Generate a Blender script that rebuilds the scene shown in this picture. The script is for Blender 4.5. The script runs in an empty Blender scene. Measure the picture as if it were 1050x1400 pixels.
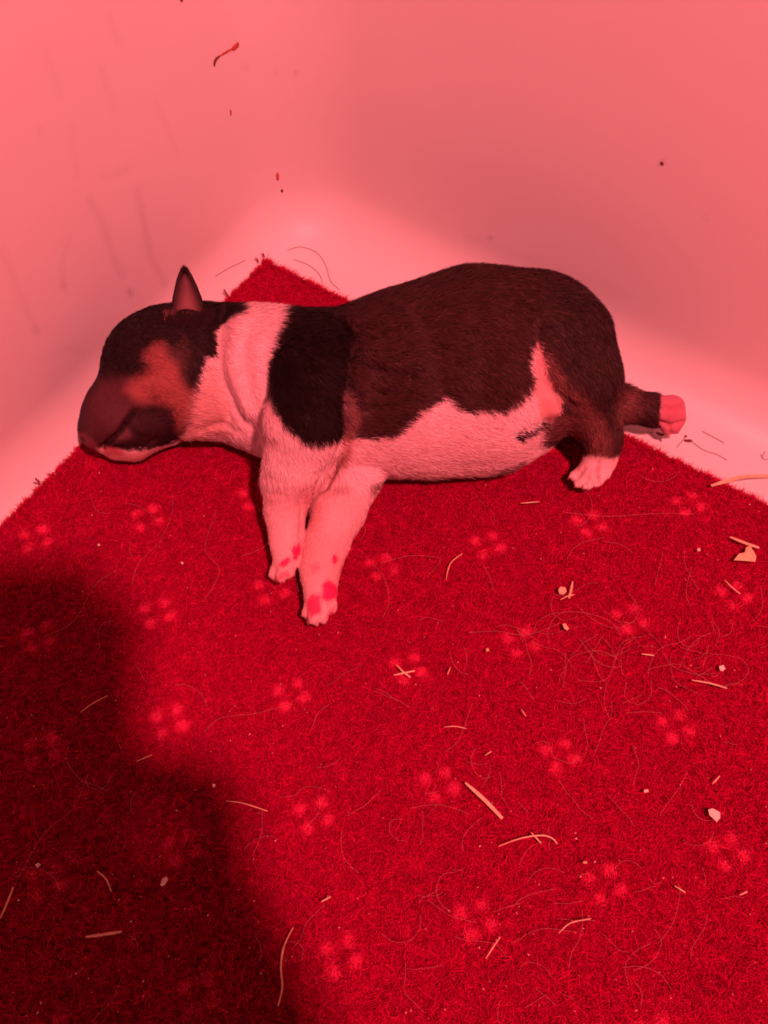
import bpy, bmesh, math, random
import numpy as np
from mathutils import Vector, Matrix
from mathutils.bvhtree import BVHTree

random.seed(7); rng = np.random.default_rng(7)
C = bpy.context.scene.collection

# ------------------------------------------------------------------ camera, light, exposure
FOC, CX, CY, HC, ZC = 1050.0, 525.0, 700.0, 0.30, 0.008     # focal px, centre, height above carpet, carpet top
NV = np.array([-0.0204, 0.483, 0.8754]); NV /= np.linalg.norm(NV)   # world down seen in the camera frame
UPc = -NV; FWc = np.array([0, 0, 1.0]); Yc = FWc - (FWc @ NV) * NV; Yc /= np.linalg.norm(Yc); Xc = np.cross(Yc, UPc)
W2C = np.stack([Xc, Yc, UPc])                                # rows: world axes in camera coords (x right, y down, z fwd)
cam = bpy.data.cameras.new('camera'); co = bpy.data.objects.new('camera', cam); C.objects.link(co)
cam.sensor_fit = 'VERTICAL'; cam.sensor_height = 24.0; cam.lens = 24.0 * FOC / 1400.0
cam.clip_start = 0.005; cam.clip_end = 20
r_ = W2C @ np.array([1, 0, 0]); d_ = W2C @ np.array([0, 1, 0]); f_ = W2C @ np.array([0, 0, 1])
M = Matrix(((r_[0], -d_[0], -f_[0], 0), (r_[1], -d_[1], -f_[1], 0), (r_[2], -d_[2], -f_[2], HC + ZC), (0, 0, 0, 1)))
co.matrix_world = M
bpy.context.scene.camera = co

world = bpy.data.worlds.new('world'); bpy.context.scene.world = world; world.use_nodes = True
bg = world.node_tree.nodes['Background']; bg.inputs[0].default_value = (1.0, 0.10, 0.13, 1); bg.inputs[1].default_value = 0.01

LAMP = (0.185, -0.13, 0.80)
lt = bpy.data.lights.new('heat_lamp_light', 'POINT'); lo = bpy.data.objects.new('heat_lamp_light', lt); C.objects.link(lo)
lo.location = LAMP; lt.energy = 39.0; lt.color = (1.0, 0.19, 0.21); lt.shadow_soft_size = 0.02
vs = bpy.context.scene.view_settings
vs.view_transform = 'Standard'; vs.look = 'None'; vs.gamma = 1.0; vs.exposure = 0.0; vs.use_curve_mapping = False

# ------------------------------------------------------------------ helpers
def at(px, py, z=0.0):
    """photo pixel (arrays allowed) -> world point at height z above the carpet"""
    px, py, z = np.broadcast_arrays(np.asarray(px, float), np.asarray(py, float), np.asarray(z, float))
    d = np.stack([(px - CX) / FOC, (py - CY) / FOC, np.ones_like(px)], -1) @ W2C.T
    t = (z - HC) / d[..., 2]
    p = d * t[..., None]; p[..., 2] += HC + ZC
    return p
def depth(px, py, z):
    return float((at(px, py, z) - [0, 0, HC + ZC]) @ f_)
def pix(P):
    q = (P - [0, 0, HC + ZC]) @ W2C
    return CX + FOC * q[..., 0] / q[..., 2], CY + FOC * q[..., 1] / q[..., 2]
def V3(a): return Vector((float(a[0]), float(a[1]), float(a[2])))
def tag(o, label=None, cat=None, group=None, kind=None):
    if label: o['label'] = label
    if cat: o['category'] = cat
    if group: o['group'] = group
    if kind: o['kind'] = kind
    return o
def empty(name, loc):
    o = bpy.data.objects.new(name, None); C.objects.link(o); o.location = loc; o.empty_display_size = 0.02; return o
def link_mesh(name, me, mat=None, parent=None):
    o = bpy.data.objects.new(name, me); C.objects.link(o)
    if mat: me.materials.append(mat)
    if parent:
        o.parent = parent; o.matrix_parent_inverse = Matrix.Translation(-parent.location)
    return o
def np_mesh(name, verts, quads=None, tris=None, smooth=True):
    me = bpy.data.meshes.new(name)
    nq = 0 if quads is None else len(quads); nt = 0 if tris is None else len(tris)
    me.vertices.add(len(verts)); me.vertices.foreach_set('co', np.asarray(verts, np.float32).ravel())
    loops = []
    if nq: loops.append(np.asarray(quads).ravel())
    if nt: loops.append(np.asarray(tris).ravel())
    loops = np.concatenate(loops).astype(np.int32)
    me.loops.add(len(loops)); me.loops.foreach_set('vertex_index', loops)
    me.polygons.add(nq + nt)
    st = np.concatenate([np.arange(nq) * 4, nq * 4 + np.arange(nt) * 3]).astype(np.int32)
    me.polygons.foreach_set('loop_start', st)
    me.update(calc_edges=True)
    if smooth: me.shade_smooth()
    return me
def set_col(me, col):
    a = me.color_attributes.new('Col', 'FLOAT_COLOR', 'POINT')
    c = np.ones((len(col), 4), np.float32); c[:, :3] = col
    a.data.foreach_set('color', c.ravel())
def mat(name, col=(.8, .8, .8), rough=.5, attr=False, spec=.3, bump=None, sss=0.0, noise=None, sheen=0.0):
    m = bpy.data.materials.new(name); m.use_nodes = True; nt = m.node_tree; b = nt.nodes['Principled BSDF']
    b.inputs['Base Color'].default_value = (*col, 1); b.inputs['Roughness'].default_value = rough
    b.inputs['Specular IOR Level'].default_value = spec
    src = None
    if attr:
        a = nt.nodes.new('ShaderNodeAttribute'); a.attribute_name = 'Col'; src = a.outputs['Color']
        nt.links.new(src, b.inputs['Base Color'])
    tc = nt.nodes.new('ShaderNodeTexCoord')
    if noise:                                        # mottling (scale, low, high)
        n = nt.nodes.new('ShaderNodeTexNoise'); n.inputs['Scale'].default_value = noise[0]; n.inputs['Detail'].default_value = 5
        nt.links.new(tc.outputs['Object'], n.inputs['Vector'])
        mr = nt.nodes.new('ShaderNodeMapRange'); mr.inputs[1].default_value = .3; mr.inputs[2].default_value = .7
        mr.inputs[3].default_value = noise[1]; mr.inputs[4].default_value = noise[2]
        nt.links.new(n.outputs['Fac'], mr.inputs[0])
        mx = nt.nodes.new('ShaderNodeVectorMath'); mx.operation = 'SCALE'
        if src: nt.links.new(src, mx.inputs[0])
        else: mx.inputs[0].default_value = col
        nt.links.new(mr.outputs[0], mx.inputs['Scale']); nt.links.new(mx.outputs[0], b.inputs['Base Color'])
    if bump:
        n = nt.nodes.new('ShaderNodeTexNoise'); n.inputs['Scale'].default_value = bump[0]; n.inputs['Detail'].default_value = 4
        nt.links.new(tc.outputs['Object'], n.inputs['Vector'])
        bp = nt.nodes.new('ShaderNodeBump'); bp.inputs['Strength'].default_value = bump[1]; bp.inputs['Distance'].default_value = .001
        nt.links.new(n.outputs['Fac'], bp.inputs['Height']); nt.links.new(bp.outputs[0], b.inputs['Normal'])
    if sss:
        b.inputs['Subsurface Weight'].default_value = sss; b.inputs['Subsurface Radius'].default_value = (.004, .0015, .001); b.inputs['Subsurface Scale'].default_value = 1
    if sheen:
        b.inputs['Sheen Weight'].default_value = sheen; b.inputs['Sheen Roughness'].default_value = .5
    return m
def vnoise(P, scale, seed=0, octv=3):
    """cheap vectorised value noise, about -1..1"""
    out = np.zeros(len(P)); amp = 1.0; tot = 0
    def h(ix, iy, iz, s):
        n = (ix * 374761393 + iy * 668265263 + iz * 2147483647 + s * 974634777) & 0xffffffff
        n = ((n ^ (n >> 13)) * 1274126177) & 0xffffffff
        return ((n ^ (n >> 16)) & 0xffff) / 65535.0 * 2 - 1
    for o in range(octv):
        Q = P * scale * 2 ** o + 1000; I = np.floor(Q).astype(np.int64); F = Q - I; F = F * F * (3 - 2 * F)
        v = 0
        for dx in (0, 1):
            for dy in (0, 1):
                for dz in (0, 1):
                    w = (F[:, 0] if dx else 1 - F[:, 0]) * (F[:, 1] if dy else 1 - F[:, 1]) * (F[:, 2] if dz else 1 - F[:, 2])
                    v = v + w * h(I[:, 0] + dx, I[:, 1] + dy, I[:, 2] + dz, seed + o)
        out += amp * v; tot += amp; amp *= .5
    return out / tot
def sm01(x): x = np.clip(x, 0, 1); return x * x * (3 - 2 * x)
def seg_dist(x, y, pts):
    """distance from pixels to an open polyline"""
    d = np.full(np.shape(x), 1e9)
    for (ax, ay), (bx, by) in zip(pts[:-1], pts[1:]):
        ex, ey = bx - ax, by - ay; t = np.clip(((x - ax) * ex + (y - ay) * ey) / (ex * ex + ey * ey + 1e-9), 0, 1)
        d = np.minimum(d, np.hypot(x - ax - t * ex, y - ay - t * ey))
    return d
def poly_w(x, y, pts, soft):
    """soft inside weight of a closed polygon"""
    d = seg_dist(x, y, pts + [pts[0]]); ins = np.zeros(np.shape(x), bool); n = len(pts)
    for i in range(n):
        (ax, ay), (bx, by) = pts[i], pts[(i + 1) % n]
        if ay == by: continue
        c = ((ay > y) != (by > y)) & (x < (bx - ax) * (y - ay) / (by - ay) + ax); ins ^= c
    return sm01(.5 + np.where(ins, d, -d) / (2 * soft))

# ------------------------------------------------------------------ the box: floor and walls of white plastic
CO = at(362, 352)[:2]                       # far corner of the carpet
U = np.array([.866, -.5]); V = np.array([-.5, -.866])     # along the right and the left edge of the carpet
DU, DV = .013, .050                         # gap from carpet edge to left wall / right wall
LU, LV, HW = .80, .68, .29                  # inner size of the box and wall height
LEAN = (0.0, 0.04)                           # outward lean of left and right wall
def uv(a, b, z): return np.stack([CO[0] + U[0] * a + V[0] * b, CO[1] + U[1] * a + V[1] * b, z + 0 * a], -1)
m_plastic = mat('white_plastic', rough=.42, spec=.35, attr=True, bump=(60, .05))
RC = .042                                   # radius of the upright corner
def section(R, h, n=14):
    """(outward, height, extra) from the floor's edge up: quarter cove then wall"""
    a = np.linspace(0, math.pi / 2, n)
    o = -R + R * np.sin(a); z = R - R * np.cos(a)
    zz = np.concatenate([np.arange(R + .0015, .22, .0015), np.linspace(.22, h, 8)])
    return np.concatenate([o, 0 * zz]), np.concatenate([z, zz])
MARKS = [([(62, 70), (72, 100), (82, 130)], 5, .06), ([(148, 20), (162, 58)], 4, .08), ([(138, 93), (146, 120), (157, 152)], 4, .08),
         ([(212, 140), (228, 175), (245, 215)], 4, .06), ([(122, 272), (140, 305), (152, 345), (166, 376)], 6, .13),
         ([(187, 258), (196, 300), (206, 350), (226, 388)], 5, .13), ([(95, 325), (85, 360), (86, 392)], 4, .09),
         ([(2, 340), (25, 395), (50, 452)], 5, .08), ([(140, 242), (158, 238), (174, 231)], 4, .08), ([(97, 170), (105, 240)], 5, .05),
         ([(60, 490), (90, 475), (112, 480)], 6, .06), ([(640, 322), (720, 352), (800, 382), (860, 405)], 7, .05),
         ([(55, 178), (56, 182)], 4, .10), ([(176, 398), (179, 402)], 4, .35), ([(86, 390), (88, 393)], 3, .2), ([(48, 450), (50, 453)], 4, .22), ([(403, 98), (404, 101)], 2, .3),
         ([(905, 222), (906, 226)], 3, .5), ([(960, 293), (966, 300)], 4, .1), ([(670, 324), (671, 326)], 3, .35), ([(335, 90), (337, 93)], 3, .12), ([(375, 100), (378, 102)], 3, .1)]
def wall_color(P):
    x, y = pix(P); n = vnoise(P, 9, 3); n2 = vnoise(P, 45, 9)
    c = np.ones((len(P), 3)) * np.array([.82, .80, .79]); f = 1 + .012 * n + .008 * n2
    infront = ((P - [0, 0, HC + ZC]) @ f_) > .05
    for pts, w, a in MARKS:
        d = seg_dist(x, y, pts); f -= np.where(infront, a * np.exp(-(d / w) ** 2) * (.75 + .5 * n2), 0)
    return c * np.clip(f, 0, 1.1)[:, None]
def strip(name, label, path, secs, top=None):
    """path: list of (point2d, outward2d, lean); the same cross-section height list for each"""
    n = len(path); o, z = secs
    if top: o, z = o[z < top], z[z < top]
    m = len(o)
    P = np.zeros((n, m, 3))
    for i, (p, nr, lean) in enumerate(path):
        off = o + np.maximum(z - .03, 0) * lean
        P[i, :, :2] = p + nr * off[:, None]; P[i, :, 2] = z
    V_ = P.reshape(-1, 3); i, j = np.meshgrid(np.arange(n - 1), np.arange(m - 1), indexing='ij'); a = (i * m + j).ravel()
    me = np_mesh(name, V_, quads=np.stack([a, a + m, a + m + 1, a + 1], 1))
    set_col(me, wall_color(V_)); ob = link_mesh(name, me, m_plastic); tag(ob, label, kind='structure'); return ob
RCOVE = .030
secs = section(RCOVE, HW)
def pt(a, b): return CO + U * a + V * b
nU, nV = -U, -V                              # outward normals of the left wall (-U) and the right wall (-V)
cen = pt(-DU + RC, -DV + RC)                 # centre of the far upright corner
def arc(c, n0, n1, l0, l1, k=14):
    out = []
    for t in np.linspace(0, 1, k):
        a = t * math.pi / 2; n = n0 * math.cos(a) + n1 * math.sin(a); out.append((c + n * RC, n, l0 * math.cos(a) + l1 * math.sin(a)))
    return out
far = arc(cen, nU, nV, LEAN[0], LEAN[1], 29)
def run(p0, p1, n, lean, step):
    k = max(2, int(np.linalg.norm(p1 - p0) / step)); return [(p0 + (p1 - p0) * t, n, lean) for t in np.linspace(0, 1, k)]
left = run(pt(-DU, LV - DV - RC), pt(-DU, .30), nU, LEAN[0], .02)[:-1] + run(pt(-DU, .30), pt(-DU, -DV + RC), nU, LEAN[0], .0018)
wl = strip('wall_left', 'white plastic box wall on the left with faint drip streaks', left[:-1] + far[:15], secs)
right = run(pt(-DU + RC, -DV), pt(.36, -DV), nV, LEAN[1], .002) + run(pt(.36, -DV), pt(LU - DU - RC, -DV), nV, LEAN[1], .02)[1:]
wr = strip('wall_right', 'smooth white plastic box wall behind the puppy on the right', far[14:] + right[1:], secs)
c2 = pt(LU - DU - RC, -DV + RC); c3 = pt(LU - DU - RC, LV - DV - RC); c4 = pt(-DU + RC, LV - DV - RC)
near_r = arc(c2, nV, U, LEAN[1], 0) + run(pt(LU - DU, -DV + RC), pt(LU - DU, LV - DV - RC), U, 0, .02)[1:] + arc(c3, U, V, 0, 0)[1:8]
near_l = arc(c3, U, V, 0, 0)[7:] + run(pt(LU - DU - RC, LV - DV), pt(-DU + RC, LV - DV), V, 0, .02)[1:] + arc(c4, V, nU, 0, 0)[1:]
strip('wall_near_right', 'white plastic box wall on the near right, out of the picture', near_r, secs, .15)
strip('wall_near_left', 'white plastic box wall on the near left, out of the picture', near_l, secs, .15)
# floor: a grid reaching to the foot of each cove
path = left[:-1] + far + right[1:] + near_r[1:] + near_l[1:]
ring = np.array([np.append(p - n * RCOVE, 0.0) for p, n, l in path]); c0 = np.append(pt(LU / 2 - DU, LV / 2 - DV), 0.0)
fl = []; ks = [1.0, .97, .94, .9, .85, .78, .7, .6, .45, .3, .1]
for k in ks: fl.append(c0 + (ring - c0) * k)
Pf = np.concatenate(fl); n = len(ring); qs = []
for j in range(len(ks) - 1):
    i = np.arange(n - 1); qs.append(np.stack([j * n + i + 1, j * n + i, (j + 1) * n + i, (j + 1) * n + i + 1], 1)[:, ::-1])
me = np_mesh('floor', Pf, quads=np.concatenate(qs)); set_col(me, wall_color(Pf))
floor = link_mesh('floor', me, m_plastic); tag(floor, 'white plastic box floor showing beyond the carpet edge', kind='structure')
WV = []; WP = []
for o in (wl, wr, floor):
    b = len(WV); me = o.data; WV += [v.co.copy() for v in me.vertices]; WP += [[b + i for i in p.vertices] for p in me.polygons]
BV = BVHTree.FromPolygons(WV, WP)
def hit(px, py):
    """where the view ray of a photo pixel meets the plastic box (for marks that sit on it)"""
    d = W2C @ np.array([(px - CX) / FOC, (py - CY) / FOC, 1.0])
    p, nn, i, dd = BV.ray_cast(Vector((0, 0, HC + ZC)), V3(d).normalized())
    v = Vector((0, 0, HC + ZC)) - p
    return p, (nn if nn.dot(v) > 0 else -nn)

# ------------------------------------------------------------------ the carpet: red fleece bedding with printed dots
L0 = np.array([-.1052411, .15910937]); LI = np.array([.04633188, .01268688]); LJ = np.array([.012647, -.04455])
CW, CL = .70, .58
LINV = np.linalg.inv(np.stack([LI, LJ], 1))
def carpet_color(P):
    q = (P[:, :2] - L0) @ LINV.T
    w = np.stack([vnoise(P, 260, 11, 2), vnoise(P, 260, 12, 2)], 1) * .012
    q = q + w; f = q - np.round(q); cell = np.round(q).astype(int)
    k = np.zeros(len(P))
    for ox, oy in ((-.098, -.068), (.068, -.085), (-.070, .085), (.098, .058)):
        hs = ((cell[:, 0] * 7 + cell[:, 1] * 13 + int(ox * 100)) % 9) / 9.0
        k = np.maximum(k, np.exp(-(((f[:, 0] - ox) ** 2 + (f[:, 1] - oy) ** 2) / (.046 + .006 * hs) ** 2) ** 1.6) * (.85 + .15 * hs))
    return k
RED = np.array([.57, .003, .062]); DOT = np.array([.98, .045, .17])
carpet = empty('carpet', (CO[0], CO[1], 0)); tag(carpet, 'red fleece carpet with groups of four paler pink dots, lying in the box', 'carpet')
du = .0022; na = int(CW / du); nb = int(CL / du)
a, b = np.meshgrid(np.linspace(0, CW, na), np.linspace(0, CL, nb), indexing='ij')
aa, bb = a.copy(), b.copy()
edge_n = vnoise(np.stack([a.ravel(), b.ravel(), 0 * a.ravel()], 1), 160, 5).reshape(a.shape) * .0010
aa = a + np.where(a < .001, edge_n, 0); bb = b + np.where(b < .001, edge_n, 0)
Pc = uv(aa.ravel(), bb.ravel(), 0 * a.ravel())
hn = vnoise(Pc, 330, 21, 3)
Pc[:, 2] = ZC - .0030 + .0009 * hn
i, j = np.meshgrid(np.arange(na - 1), np.arange(nb - 1), indexing='ij'); q0 = (i * nb + j).ravel()
top_q = np.stack([q0, q0 + 1, q0 + nb + 1, q0 + nb], 1)[:, ::-1]
bi = np.concatenate([np.arange(nb), np.arange(1, na) * nb + nb - 1, (na - 1) * nb + np.arange(nb - 2, -1, -1), np.arange(na - 2, 0, -1) * nb])
low = Pc[bi].copy(); low[:, 2] = .0005; base = len(Pc); nbi = len(bi); r = np.arange(nbi)
side_q = np.stack([bi[r], base + r, base + (r + 1) % nbi, bi[(r + 1) % nbi]], 1)
Pa = np.concatenate([Pc, low]); me = np_mesh('backing', Pa, quads=np.concatenate([top_q, side_q]))
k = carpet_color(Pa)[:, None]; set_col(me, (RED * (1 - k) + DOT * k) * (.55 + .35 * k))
m_backing = mat('fleece_backing', rough=.95, spec=.05, attr=True)
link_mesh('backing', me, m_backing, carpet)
# pile: curly fibres, dense where the photograph looks
def ribbons(root, nrm, dirn, length, width, bend, segs=2):
    """flat tapering ribbons: root Nx3, growth direction, bend direction; returns verts, quads, tris, per-vertex t"""
    N = len(root); side = np.cross(nrm, dirn); side /= np.linalg.norm(side, axis=1)[:, None] + 1e-9
    pts = []; T = []
    for s in range(segs):
        t = s / segs; c = root + dirn * (length * t)[:, None] + bend * (length * t * t)[:, None]; w = width * (1 - .35 * t)
        pts += [c - side * (w / 2)[:, None], c + side * (w / 2)[:, None]]; T += [t, t]
    pts.append(root + dirn * length[:, None] + bend * length[:, None]); T.append(1.0)
    K = len(pts); P = np.stack(pts, 1).reshape(-1, 3); o = np.arange(N) * K
    q = [np.stack([o + 2 * s, o + 2 * s + 1, o + 2 * s + 3, o + 2 * s + 2], 1) for s in range(segs - 1)]
    tr = np.stack([o + 2 * segs - 2, o + 2 * segs - 1, o + 2 * segs], 1)
    return P, np.concatenate(q) if q else None, tr, np.tile(np.array(T), N), K
def unit(a): return a / (np.linalg.norm(a, axis=-1, keepdims=True) + 1e-12)
NF = 340000
px = rng.uniform(-60, 1110, NF * 2); py = rng.uniform(330, 1450, NF * 2)
R = at(px, py, 0.0); rel = R[:, :2] - CO; ca = rel @ U; cb = rel @ V
ok = (ca > .0003) & (cb > .0003) & (ca < CW) & (cb < CL)
R = R[ok][:NF]; ca = ca[ok][:NF]; cb = cb[ok][:NF]
# the rest of the carpet, outside the picture, more thinly
n3 = 230000; ex = np.stack([rng.uniform(0, CW, n3), rng.uniform(0, CL, n3)], 1); Pe = uv(ex[:, 0], ex[:, 1], np.full(n3, ZC)); xe, ye = pix(Pe)
ins_ = (((Pe - [0, 0, HC + ZC]) @ f_) > 0) & (xe > -60) & (xe < 1110) & (ye > 330) & (ye < 1450)
Pe = Pe[~ins_]; ex = ex[~ins_]; R = np.concatenate([R, Pe]); ca = np.concatenate([ca, ex[:, 0]]); cb = np.concatenate([cb, ex[:, 1]])
# edge fringe
ne = 9000; e1 = np.stack([rng.uniform(0, .36, ne), rng.uniform(0, .0015, ne)], 1); e2 = np.stack([rng.uniform(0, .0015, ne), rng.uniform(0, .36, ne)], 1)
E_ = np.concatenate([e1, e2]); R = np.concatenate([R, uv(E_[:, 0], E_[:, 1], 0 * E_[:, 0] + ZC)])
ca = np.concatenate([ca, E_[:, 0]]); cb = np.concatenate([cb, E_[:, 1]])
N = len(R); cl = vnoise(R, 420, 31, 2); cl2 = vnoise(R, 900, 32, 1)
ang = vnoise(R, 300, 33, 2) * 5 + rng.normal(0, .9, N)
tilt = np.clip(rng.normal(.75, .3, N), .15, 1.25)
D = np.stack([np.cos(ang) * np.sin(tilt), np.sin(ang) * np.sin(tilt), np.cos(tilt)], 1)
edge = (ca < .002) | (cb < .002)
out = np.where((cb < ca)[:, None], -V, -U); D[edge, :2] += .9 * out[edge] * rng.uniform(0, 1, edge.sum())[:, None]; D = unit(D)
R[:, 2] = ZC - .0028 + .0006 * cl; ln = np.clip(.0026 + .0009 * cl + .0004 * rng.normal(size=N), .0012, .0045)
kd = carpet_color(R) > .3; ln[kd] *= .6; D[kd] = unit(D[kd] + np.array([0, 0, .8]))
bend = np.stack([rng.normal(0, .5, N), rng.normal(0, .5, N), -rng.uniform(.0, .5, N)], 1)
nr = unit(rng.normal(size=(N, 3)) + np.array([0, -.3, 1.2]))
P, q, tr, T, K = ribbons(R, nr, D, ln, np.full(N, .00034), bend)
me = np_mesh('pile', P, quads=q, tris=tr, smooth=False)
k = carpet_color(R + D * ln[:, None] * .4)[:, None]; br = np.clip(1 + .22 * rng.normal(size=N) + .16 * cl + .12 * cl2, .35, 1.7)[:, None]
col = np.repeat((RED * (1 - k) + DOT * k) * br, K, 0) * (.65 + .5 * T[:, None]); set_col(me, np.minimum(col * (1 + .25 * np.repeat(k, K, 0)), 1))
m_pile = mat('fleece_fibre', rough=.8, spec=.08, attr=True)
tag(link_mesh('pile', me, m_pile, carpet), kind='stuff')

# ------------------------------------------------------------------ the puppy
VOX = .00085
class Field:
    def __init__(s, lo, hi):
        s.lo = np.array(lo); s.n = np.ceil((np.array(hi) - s.lo) / VOX).astype(int) + 1
        s.f = np.full(s.n, .03, np.float32)
    def cone(s, a, b, ra, rb, k):
        """smooth union with a capsule whose radius runs from ra to rb"""
        m = max(ra, rb) + k + .003; lo = np.minimum(a, b) - m; hi = np.maximum(a, b) + m
        i0 = np.maximum(((lo - s.lo) / VOX).astype(int), 0); i1 = np.minimum(((hi - s.lo) / VOX).astype(int) + 2, s.n)
        g = [(s.lo[d] + VOX * np.arange(i0[d], i1[d])).astype(np.float32) for d in range(3)]
        x = g[0][:, None, None] - a[0]; y = g[1][None, :, None] - a[1]; z = g[2][None, None, :] - a[2]
        e = b - a; L = float(e @ e) + 1e-12
        t = np.clip((x * e[0] + y * e[1] + z * e[2]) / L, 0, 1).astype(np.float32)
        d = np.sqrt((x - t * e[0]) ** 2 + (y - t * e[1]) ** 2 + (z - t * e[2]) ** 2) - (ra + (rb - ra) * t)
        sl = tuple(slice(i0[q], i1[q]) for q in range(3)); f = s.f[sl]
        h = np.maximum(k - np.abs(f - d), 0) / k
        s.f[sl] = np.minimum(f, d) - h * h * k * .25
    def node(s, nd, zs=.9):
        px, py, rp = nd[:3]
        if len(nd) > 3 and nd[3] is not None: z = nd[3]
        else:
            z = .03
            for _ in range(4): z = zs * rp * depth(px, py, z) / FOC
        return at(px, py, z), rp * depth(px, py, z) / FOC
    def chain(s, nodes, k, zs=.9):
        q = [s.node(n, zs) for n in nodes]
        if len(q) == 1: s.cone(q[0][0], q[0][0] + 1e-5, q[0][1], q[0][1], k)
        for (a, ra), (b, rb) in zip(q[:-1], q[1:]): s.cone(a, b, ra, rb, k)
    def begin(s): s.main = s.f; s.f = np.full(s.n, .03, np.float32)
    def merge(s, k=.0012):
        """join the limb just built to the rest with a tight crease"""
        h = np.maximum(k - np.abs(s.f - s.main), 0) / k; s.f = np.minimum(s.f, s.main) - h * h * k * .25; s.main = None
    def clip_floor(s, z, k):
        zz = s.lo[2] + VOX * np.arange(s.n[2]); d = (z - zz)[None, None, :].astype(np.float32)
        h = np.maximum(k - np.abs(s.f - d), 0) / k; s.f = np.maximum(s.f, d) + h * h * k * .25
    def mesh(s):
        f = s.f; sg = f < 0; nx, ny, nz = f.shape
        c = np.zeros((nx - 1, ny - 1, nz - 1), np.int8)
        corners = [(i, j, k) for i in (0, 1) for j in (0, 1) for k in (0, 1)]
        for i, j, k in corners: c += sg[i:nx - 1 + i, j:ny - 1 + j, k:nz - 1 + k]
        act = np.argwhere((c > 0) & (c < 8)); idx = -np.ones(c.shape, np.int32); idx[tuple(act.T)] = np.arange(len(act))
        vals = {cc: f[act[:, 0] + cc[0], act[:, 1] + cc[1], act[:, 2] + cc[2]] for cc in corners}
        acc = np.zeros((len(act), 3)); cnt = np.zeros(len(act))
        for a in corners:
            for d in range(3):
                if a[d]: continue
                b = tuple(1 if q == d else a[q] for q in range(3)); va, vb = vals[a], vals[b]
                m = (va < 0) != (vb < 0); t = np.where(m, va / np.where(m, va - vb, 1), 0)
                p = np.tile(np.array(a, float), (len(act), 1)); p[:, d] = t
                acc[m] += p[m]; cnt += m
        P = s.lo + VOX * (act + acc / cnt[:, None])
        qs = []
        for d in range(3):
            u, v = [(1, 2), (2, 0), (0, 1)][d]
            sl0 = [slice(None)] * 3; sl1 = [slice(None)] * 3; sl0[d] = slice(0, -1); sl1[d] = slice(1, None)
            s0, s1 = sg[tuple(sl0)], sg[tuple(sl1)]; e = np.argwhere(s0 != s1)
            e = e[(e[:, u] > 0) & (e[:, v] > 0) & (e[:, u] < f.shape[u] - 1) & (e[:, v] < f.shape[v] - 1)]
            ins = s0[tuple(e.T)]
            def cell(du_, dv_):
                g = e.copy(); g[:, u] -= du_; g[:, v] -= dv_; return idx[tuple(g.T)]
            qd = np.stack([cell(1, 1), cell(0, 1), cell(0, 0), cell(1, 0)], 1)
            qd[~ins] = qd[~ins][:, ::-1]; qs.append(qd)
        return P, np.concatenate(qs)
F = Field((-.165, .085, ZC - .006), (.150, .300, ZC + .100))
# torso, belly resting flat on the carpet
F.chain([(284, 503, 84), (350, 516, 91), (410, 530, 99), (480, 541, 109), (560, 525, 122), (650, 508, 133), (720, 491, 117)], .009, .72)
F.chain([(600, 596, 42, .018), (680, 588, 38, .018), (722, 580, 26, .018)], .012)      # loose belly
# head
F.chain([(224, 494, 69, .026), (262, 503, 80, .028)], .010)
F.chain([(232, 547, 54, .020), (262, 545, 50, .022)], .009)                       # cheek
F.chain([(197, 522, 50, .026), (158, 571, 43, .020)], .014)                      # muzzle
F.chain([(158, 570, 44, .020), (136, 590, 27, .015)], .006)
F.chain([(222, 585, 27, .010), (182, 606, 23, .009), (160, 612, 18, .008)], .004)   # lower jaw
F.chain([(200, 484, 36, .036), (226, 468, 38, .040)], .012)
# near foreleg and its upper arm
F.begin()
F.chain([(436, 520, 64, .056), (424, 575, 56, .050), (406, 630, 40, .036), (396, 658, 34, .026), (390, 700, 24, .016), (392, 737, 19, .011), (391, 762, 18, .010)], .006)
for tp in [(376, 784, 9, .008), (385, 788, 8, .012), (395, 782, 9, .010), (403, 768, 9, .009)]: F.chain([(390, 758, 12, .010), tp], .0014)
F.merge(.006)
# other foreleg, nearer the camera
F.begin()
F.chain([(500, 620, 40, .018), (482, 655, 34, .014), (462, 700, 33, .011), (446, 745, 27, .010), (437, 780, 23, .008), (438, 812, 23, .009)], .006)
for tp in [(420, 838, 8, .007), (429, 846, 8, .011), (441, 843, 9, .011), (453, 830, 9, .008)]: F.chain([(437, 810, 16, .009), tp], .0014)
F.merge(.0012)
# far hind leg stretched out behind
F.begin()
F.chain([(735, 578, 25, .012), (800, 575, 25, .011), (850, 553, 23, .011), (892, 561, 19, .009), (912, 563, 17, .009)], .006)
F.chain([(919, 557, 17, .009), (920, 572, 15, .006), (914, 585, 9, .005)], .003)
F.chain([(911, 580, 7, .006), (911, 590, 6, .003)], .0014); F.chain([(924, 578, 8, .006), (923, 588, 7, .003)], .0014)
F.merge(.0012)
# thigh and near hind leg
F.begin()
F.chain([(778, 462, 58, .054), (798, 520, 48, .042), (815, 570, 31, .028), (822, 603, 24, .018), (822, 630, 19, .011)], .006)
F.chain([(822, 630, 17, .011), (806, 644, 17, .009)], .004)
for tp in [(785, 650, 7, .007), (792, 660, 7.5, .007), (804, 662, 8, .008), (817, 657, 9, .009), (826, 647, 10, .010)]: F.chain([(814, 637, 12, .010), tp], .0013)
F.merge(.007)
# soft folds
F.clip_floor(ZC - .0016, .006)
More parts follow.
